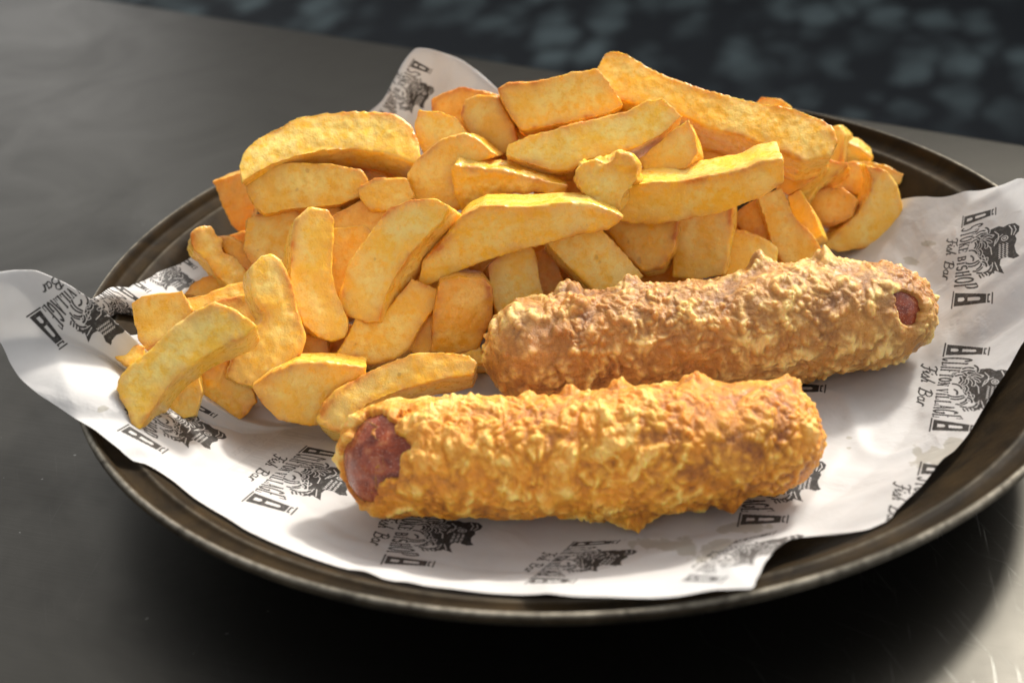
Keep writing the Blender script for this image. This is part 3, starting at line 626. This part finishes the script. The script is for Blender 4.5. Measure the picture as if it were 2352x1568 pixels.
C(3, [(1630,760),(1700,705),(1850,640),(1945,662),(1900,705),(1790,780),(1720,880),(1660,860)], (4,8), 12, -1, 0, 'pale chip wedged between the longest chip and the deep orange end')
C(1, [(1205,270),(1210,210),(1268,168),(1330,165),(1352,215),(1400,240),(1390,330),(1470,355),(1555,410),(1570,470),(1540,515),(1450,540),(1360,470),(1290,370),(1222,310)], (-6,4), 11, 5, 0, 'small crooked chip with a crisp tip at the left above the rim paper', 1.6)
C(1, [(1350,235),(1430,232),(1560,310),(1610,400),(1570,450),(1450,350)], (4,4), 10, 0, 2, 'crisp orange chip edge behind the small crooked chip')
C(1, [(820,645),(890,600),(1000,582),(1140,572),(1200,690),(1150,800),(1020,900),(920,940),(865,880),(838,760)], (8,8), 14, 3, 1, 'blocky chip with a flat square top at the left end of the pile')
C(1, [(655,848),(700,850),(800,888),(900,910),(920,1000),(810,1036),(730,990),(680,920)], (2,10), 10, 2, 0, 'little pointed chip poking out at the far left beneath the blocky chip')
C(1, [(1165,610),(1300,590),(1450,535),(1590,500),(1605,560),(1480,620),(1300,655),(1200,700)], (0,6), 8, 5, 1, 'thin strip of chip lying over the blocky chip')
C(1, [(1150,590),(1200,520),(1300,470),(1420,470),(1420,570),(1250,610)], (0,6), 12, -2, 1, 'chip end half hidden behind the thin strip')
C(1, [(1200,700),(1350,640),(1590,590),(1640,780),(1560,830),(1400,720)], (0,10), 12, 1, 1, 'chip tucked between the thin strip and the big front left chip')
C(1, [(738,1180),(760,1100),(850,1015),(930,955),(1000,885),(1100,795),(1230,705),(1350,652),(1440,680),(1540,740),(1600,785),(1530,850),(1400,900),(1260,985),(1140,1070),(1040,1180),(950,1300),(870,1425),(830,1400),(800,1310),(758,1240)], (24,22), 15, 14, 0, 'big pale chip at the front left, tapering down onto the printed paper')
C(1, [(1010,1310),(1150,1180),(1250,1060),(1262,1200),(1227,1352),(1150,1367),(1050,1335)], (4,4), 13, -6, 0, 'short chip end under the big front left chip')
C(1, [(1250,1190),(1270,1080),(1400,1000),(1470,1090),(1560,1165),(1608,1270),(1562,1290),(1550,1332),(1492,1377),(1420,1332),(1270,1285)], (0,-14), 13, 3, 1, 'ragged ended chip on the paper between the big front left chip and the twisted chip', 1.8)
C(1, [(1580,430),(1650,360),(1700,345),(1760,400),(1820,520),(1852,640),(1882,760),(1907,860),(1890,950),(1830,1010),(1760,1060),(1690,1130),(1600,1172),(1500,1150),(1428,1110),(1470,980),(1550,860),(1640,770),(1680,710),(1630,650),(1588,560)], (-10,8), 14, 15, 0, 'twisted S shaped chip standing left of the upright bent chip', 1.3)
C(1, [(1860,900),(1930,850),(2050,860),(2060,980),(1900,1020)], (4,8), 13, -4, 2, 'dark amber chip deep under the upright bent chip')
C(1, [(1580,1172),(1700,1090),(1860,1030),(2050,1030),(2290,1050),(2280,1090),(2150,1150),(2050,1240),(2012,1330),(2000,1405),(1900,1402),(1750,1372),(1640,1275)], (2,-22), 14, 5, 1, 'broad golden chip lying on the paper at the front of the pile')
C(4, [(118,1222),(160,1120),(240,1040),(400,935),(560,852),(750,800),(950,795),(1060,820),(1107,862),(1080,930),(900,960),(720,1000),(560,1060),(420,1120),(330,1200),(280,1290),(190,1275)], (6,22), 15, 9, 0, 'large pale wedge touching both sausages at the front of the pile')
C(4, [(680,780),(790,590),(850,540),(840,800),(760,830)], (4,6), 12, -2, 1, 'narrow chip in the gap left of the red streaked chip')
C(4, [(980,820),(1115,765),(1150,860),(1060,860)], (4,6), 12, 0, 0, 'small pale chip end at the foot of the red streaked chip')
C(4, [(1060,270),(1160,170),(1240,165),(1210,320),(1120,300)], (4,6), 12, -5, 2, 'dark amber chip between the red streaked chip and the plain pale chip')
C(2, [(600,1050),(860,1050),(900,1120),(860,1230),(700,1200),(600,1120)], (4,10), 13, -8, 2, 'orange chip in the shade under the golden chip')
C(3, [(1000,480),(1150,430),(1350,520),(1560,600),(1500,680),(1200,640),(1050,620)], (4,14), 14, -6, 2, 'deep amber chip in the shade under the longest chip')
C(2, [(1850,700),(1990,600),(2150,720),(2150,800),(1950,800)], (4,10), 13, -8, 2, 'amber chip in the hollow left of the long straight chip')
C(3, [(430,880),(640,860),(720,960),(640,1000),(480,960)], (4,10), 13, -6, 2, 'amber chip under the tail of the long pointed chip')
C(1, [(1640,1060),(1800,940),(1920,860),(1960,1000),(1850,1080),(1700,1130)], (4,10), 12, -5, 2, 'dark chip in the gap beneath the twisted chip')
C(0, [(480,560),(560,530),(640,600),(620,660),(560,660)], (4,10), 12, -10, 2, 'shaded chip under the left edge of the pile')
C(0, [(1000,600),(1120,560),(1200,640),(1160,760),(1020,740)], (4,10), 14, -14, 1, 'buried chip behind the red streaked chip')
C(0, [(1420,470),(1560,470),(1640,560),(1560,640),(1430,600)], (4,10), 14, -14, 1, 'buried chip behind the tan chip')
for px, py, lab in [(810, 450, 'behind the golden chip and the small chip end'), (1308, 410, 'between the knobbly scrap and the crumbly wedge chip'), (1245, 300, 'between the thick back chip and the long straight chip'),
                    (1290, 560, 'above the plain pale chip'), (1509, 630, 'behind the foot of the grooved chip'), (860, 380, 'between the long arched chip and the upright rounded chip'), (988, 690, 'left of the red streaked chip'),
                    (700, 735, 'between the twisted chip and the upright bent chip'), (758, 800, 'behind the broad golden chip'), (1140, 380, 'behind the crumbly wedge chip'), (1480, 600, 'left of the squarish upright chip'), (1700, 560, 'behind the small pale chip'), (640, 600, 'below the broad pale orange chip'), (1300, 640, 'just above the left part of the back sausage'), (1400, 540, 'beside the upper end of the grooved chip'), (1085, 860, 'at the left tip of the back sausage'), (1400, 330, 'behind the long straight chip'), (1080, 270, 'beside the standing paper corner and below the golden brown chip')]:
    C(0, [(px - 85, py - 40), (px - 20, py - 70), (px + 80, py - 45), (px + 90, py + 40), (px + 10, py + 70), (px - 80, py + 50)], (4, 8), 13, -15, 2, 'hidden chip seen ' + lab)  # fillers added in the gaps, dark amber as painted shade between chips
built = [make_chip(*a[:7], rough=(a[7] if len(a) > 7 else 1.0), seed=i * 13) for i, a in enumerate(CH)]
dg = bpy.context.evaluated_depsgraph_get()
for (o, q, tm, ux, uy, n, loc, mat, label, rough, seed) in built:
    me = bpy.data.meshes.new_from_object(o.evaluated_get(dg)); old = o.data; o.modifiers.clear(); o.data = me; bpy.data.meshes.remove(old); me.name = 'chip'
    nv = len(me.vertices); co = np.zeros(nv * 3, np.float32); me.vertices.foreach_get('co', co); co = co.reshape(-1, 3).astype(float)
    no = np.zeros(nv * 3, np.float32); me.vertices.foreach_get('normal', no); no = no.reshape(-1, 3)
    d1 = np.full(nv, 9.0)
    for i in range(len(q)):
        a, b_ = q[i], q[(i + 1) % len(q)]; ab = b_ - a; u = np.clip(((co[:, :2] - a) @ ab) / (ab @ ab + 1e-12), 0, 1)
        d1 = np.minimum(d1, np.hypot(*(co[:, :2] - a - u[:, None] * ab).T))
    d2 = np.minimum(np.abs(co[:, 2]), np.abs(tm - co[:, 2]))
    edge = np.exp(-(np.maximum(d1, d2) / .0016)); rs = np.random.default_rng(seed)
    side = rs.uniform(.0, .35); P = co + seed
    crust = np.clip(edge * (1.0 + .8 * fbm(P, 90, 3, 2)) + side * np.exp(-d1 / .0012) * (d2 > .002) + .12, 0, 1)
    dz = .00030 * fbm(P, 130, 1, 3) + .00013 * rough * fbm(P, 560, 5, 3) + (.0010 * (rough - 1) * np.clip(fbm(P, 240, 8, 3), -.2, 1) if rough > 1 else 0)
    dz = dz + .0006 * vnoise(P, 45, 9)
    co = co + no * dz[:, None]
    cen = co.mean(0)
    Wl = loc + co @ np.array([ux, uy, n])
    o.location = Wl.mean(0); me.vertices.foreach_set('co', (Wl - Wl.mean(0)).astype(np.float32).ravel())
    attr(me, 'crust', crust); me.polygons.foreach_set('use_smooth', np.ones(len(me.polygons), bool))
    me.materials.clear(); me.materials.append(MAT_CHIP[mat]); me.update()
    tag(o, label, 'chip', 'fried potato chips heaped on the plate')

# ------------------------------------------------------------------ battered sausages
def tube(name, axis_pts, rad, amp, seed, mat, parent, holes, n=760, m=400, core=False, lumps=(), fl=.0):
    P0, P1, P2 = [np.array(p) for p in axis_pts]
    Lm = np.linalg.norm(P2 - P0); hemi = rad
    s = np.linspace(-hemi, Lm + hemi, n)
    # denser near the tips
    s = np.where(s < 0, -hemi * np.sin(np.clip(-s / hemi, 0, 1) * np.pi / 2), np.where(s > Lm, Lm + hemi * np.sin(np.clip((s - Lm) / hemi, 0, 1) * np.pi / 2), s))
    u = np.clip(s / Lm, -.2, 1.2); ctrl = 2 * P1 - .5 * (P0 + P2)
    cen = ((1 - u) ** 2)[:, None] * P0 + (2 * u * (1 - u))[:, None] * ctrl + (u ** 2)[:, None] * P2
    tang = np.gradient(cen, axis=0); tang /= np.linalg.norm(tang, axis=1)[:, None] + 1e-12
    tang = np.where(np.isfinite(tang), tang, (P2 - P0) / Lm)
    rr = np.where(s < 0, np.sqrt(np.clip(hemi**2 - s**2, 0, None)), np.where(s > Lm, np.sqrt(np.clip(hemi**2 - (s - Lm)**2, 0, None)), hemi))
    rr = rr * (.93 + .07 * smooth01(u / .12) * smooth01((1 - u) / .12)) * (1 + .035 * np.sin(u * 7 + seed) + .02 * np.sin(u * 17 + seed))
    a = np.linspace(0, 2 * np.pi, m, endpoint=False)
    sx = np.cross(tang, [0, 0, 1.0]); sx /= np.linalg.norm(sx, axis=1)[:, None]; sz = np.cross(sx, tang)
    N = sx[:, None] * np.cos(a)[None, :, None] + sz[:, None] * np.sin(a)[None, :, None]
    V = (cen[:, None] + N * rr[:, None, None]).reshape(-1, 3)
    # proper outward normals on the caps
    capv = np.where(s < 0, s / hemi, np.where(s > Lm, (s - Lm) / hemi, 0)); cosv = np.sqrt(np.clip(1 - capv**2, 0, 1))
    Nn = (N * cosv[:, None, None] + tang[:, None] * capv[:, None, None]).reshape(-1, 3)
    if core:
        dz = .0004 * fbm(V, 140, seed, 3); V = V + Nn * dz[:, None]; o = mesh_obj(name, V, grid_faces(n, m, True), mat, parent); return o
    Pw = V + .0012 * np.stack([fbm(V, 160, seed + 31, 2), fbm(V, 160, seed + 41, 2), fbm(V, 160, seed + 51, 2)], 1)
    w1, _ = worley(Pw, 140, seed); w2, _ = worley(Pw, 400, seed + 2); w3, _ = worley(Pw, 820, seed + 3)
    big = fbm(V, 48, seed + 4, 2); mask = smooth01(.5 + 1.5 * fbm(V, 60, seed + 6, 2))
    rid = 1 - np.abs(fbm(Pw, 75, seed + 7, 2)); rid = np.clip((rid - .80) / .20, 0, 1) ** 1.3 * smooth01(.2 + 1.1 * fbm(V, 50, seed + 8, 2))
    b1 = np.exp(-(w1 / .48) ** 2); b2 = np.exp(-(w2 / .46) ** 2); b3 = np.exp(-(w3 / .5) ** 2)
    h = amp * (.45 * big + .50 * b1 + (.38 + .62 * mask) * .62 * b2 + (.3 + .7 * mask) * .22 * b3 + .5 * fl * rid)
    rl = np.random.default_rng(seed)
    nub = np.zeros(len(V))
    for _ in range(70):
        ce = V[rl.integers(0, len(V))]; lr = rl.uniform(.0010, .0021); dd2 = ((V - ce) ** 2).sum(1) / lr ** 2
        nub = np.maximum(nub, np.where(dd2 < 6, np.exp(-dd2 * 1.3), 0) * rl.uniform(.5, 1.0))
    strk = np.zeros(len(V)); AX = (P2 - P0) / Lm
    for _ in range(int(80 * fl / .6)):
        k0 = rl.integers(0, len(V)); p = V[k0].copy(); ph = rl.uniform(0, 6.28); wd = rl.uniform(.0007, .0014); hh = rl.uniform(.6, 1.0); bend = rl.uniform(-.9, .9)
        for q_ in range(rl.integers(5, 13)):
            rad_v = p - (P0 + AX * ((p - P0) @ AX)); nrm_ = rad_v / (np.linalg.norm(rad_v) + 1e-9)
            p = P0 + AX * ((p - P0) @ AX) + nrm_ * np.linalg.norm(rad_v)
            m_ = np.abs(V[:, 0] - p[0]) < .006; d_ = np.linalg.norm(V[m_] - p, axis=1)
            strk[m_] = np.maximum(strk[m_], hh * np.clip(1.5 - d_ / wd, 0, 1))
            tb_ = np.cross(nrm_, AX); p = p + .0011 * (math.cos(ph) * AX + math.sin(ph) * tb_); ph += bend * .35 + rl.normal() * .35
    strk = strk * (.75 + .25 * vnoise(V, 700, seed + 90))
    h = h + .0009 * nub + .0012 * strk
    # droopy frills along the foot
    low = smooth01((-Nn[:, 2] - .35) / .45); h = h + low * amp * .9 * np.clip(fbm(V * np.array([1, .3, .3]), 90, seed + 12, 2), -.3, 1)
    for lx, ly, hz, lr in lumps:      # fused blobs of batter, seen at these places
        Pj = V - CAM; q = np.c_[Pj @ RIGHT, Pj @ UP, Pj @ FWD]; sxp = 1176 + FPX * q[:, 0] / q[:, 2]; syp = 784 - FPX * q[:, 1] / q[:, 2]
        # locate the surface point once, then grow the lump in 3D
        d_ = np.hypot(sxp - lx, syp - ly) + q[:, 2] * 200; ce = V[np.argmin(d_)]
        dd = np.linalg.norm(V - ce, axis=1) / lr; h = h + hz * np.exp(-dd ** 2 * 1.6) * (1 + .3 * b2)
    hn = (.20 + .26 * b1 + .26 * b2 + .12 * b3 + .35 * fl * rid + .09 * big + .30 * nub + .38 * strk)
    for hx, hy, hr, ecc in holes:
        Pj = V - CAM; q = np.c_[Pj @ RIGHT, Pj @ UP, Pj @ FWD]; sxp = 1176 + FPX * q[:, 0] / q[:, 2]; syp = 784 - FPX * q[:, 1] / q[:, 2]
        d_ = np.hypot(sxp - hx, syp - hy) + q[:, 2] * 1500; ce = V[np.argmin(d_)]
        dvv = V - ce; dd = np.sqrt(dvv[:, 0] ** 2 + dvv[:, 1] ** 2 + (dvv[:, 2] / ecc) ** 2) / hr + .42 * fbm(V, 190, seed + 70, 4)
        k = smooth01((1.10 - dd) / .16); h = h * (.12 + .88 * smooth01((dd - .95) / .60)) * (1 - k) - .0045 * k; hn = hn * (1 - k) + .15 * k
    V = V + Nn * h[:, None]
    floor = rest_z(np.hypot(V[:, 0], V[:, 1]), .0016) + .0006
    V[:, 2] = np.maximum(V[:, 2], floor)
    o = mesh_obj(name, V, grid_faces(n, m, True), mat, parent); attr(o.data, 'height', np.clip(hn, 0, 1)); return o
def sausage(axis, rad, amp, seed, mat, label, holes, lumps, fl):
    A = [at(*p) for p in axis]; root = empty('battered_sausage', tuple(A[1] * [1, 1, 0] + [0, 0, .0075]))
    tag(root, label, 'sausage', 'battered sausages on the printed paper')
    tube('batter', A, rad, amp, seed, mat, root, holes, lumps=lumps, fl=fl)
    tube('sausage_meat', A, rad - .0013, 0, seed, MAT_SAUSAGE, root, [], n=160, m=90, core=True)
    return root
sausage([(922, 1056, .0245), (1340, 1044, .0252), (1750, 1006, .0252)], .0157, .0017, 3, MAT_BATTER_FRONT,
        'golden battered sausage in front, its left end showing dark red meat', [(845, 1010, .0088, 1.5), (800, 1050, .0075, 1.7)],
        [(1310, 890, .003, .003), (1420, 880, .0022, .003), (1600, 860, .003, .005), (1680, 1180, .003, .004), (1460, 1195, .003, .004), (1820, 870, .0025, .004), (1250, 1150, .0015, .003)], .55)
sausage([(1228, 808, .0245), (1600, 765, .025), (2006, 718, .0255)], .0158, .0016, 21, MAT_BATTER_BACK,
        'browner battered sausage behind, leaning against the heap of chips', [(2086, 694, .0045, 1.5)],
        [(1745, 612, .0045, .0042), (1310, 660, .0035, .005), (1450, 660, .0025, .004), (1900, 605, .0025, .004), (1500, 720, .0018, .003), (1330, 700, .0022, .0035), (1290, 760, .0016, .003)], .75)
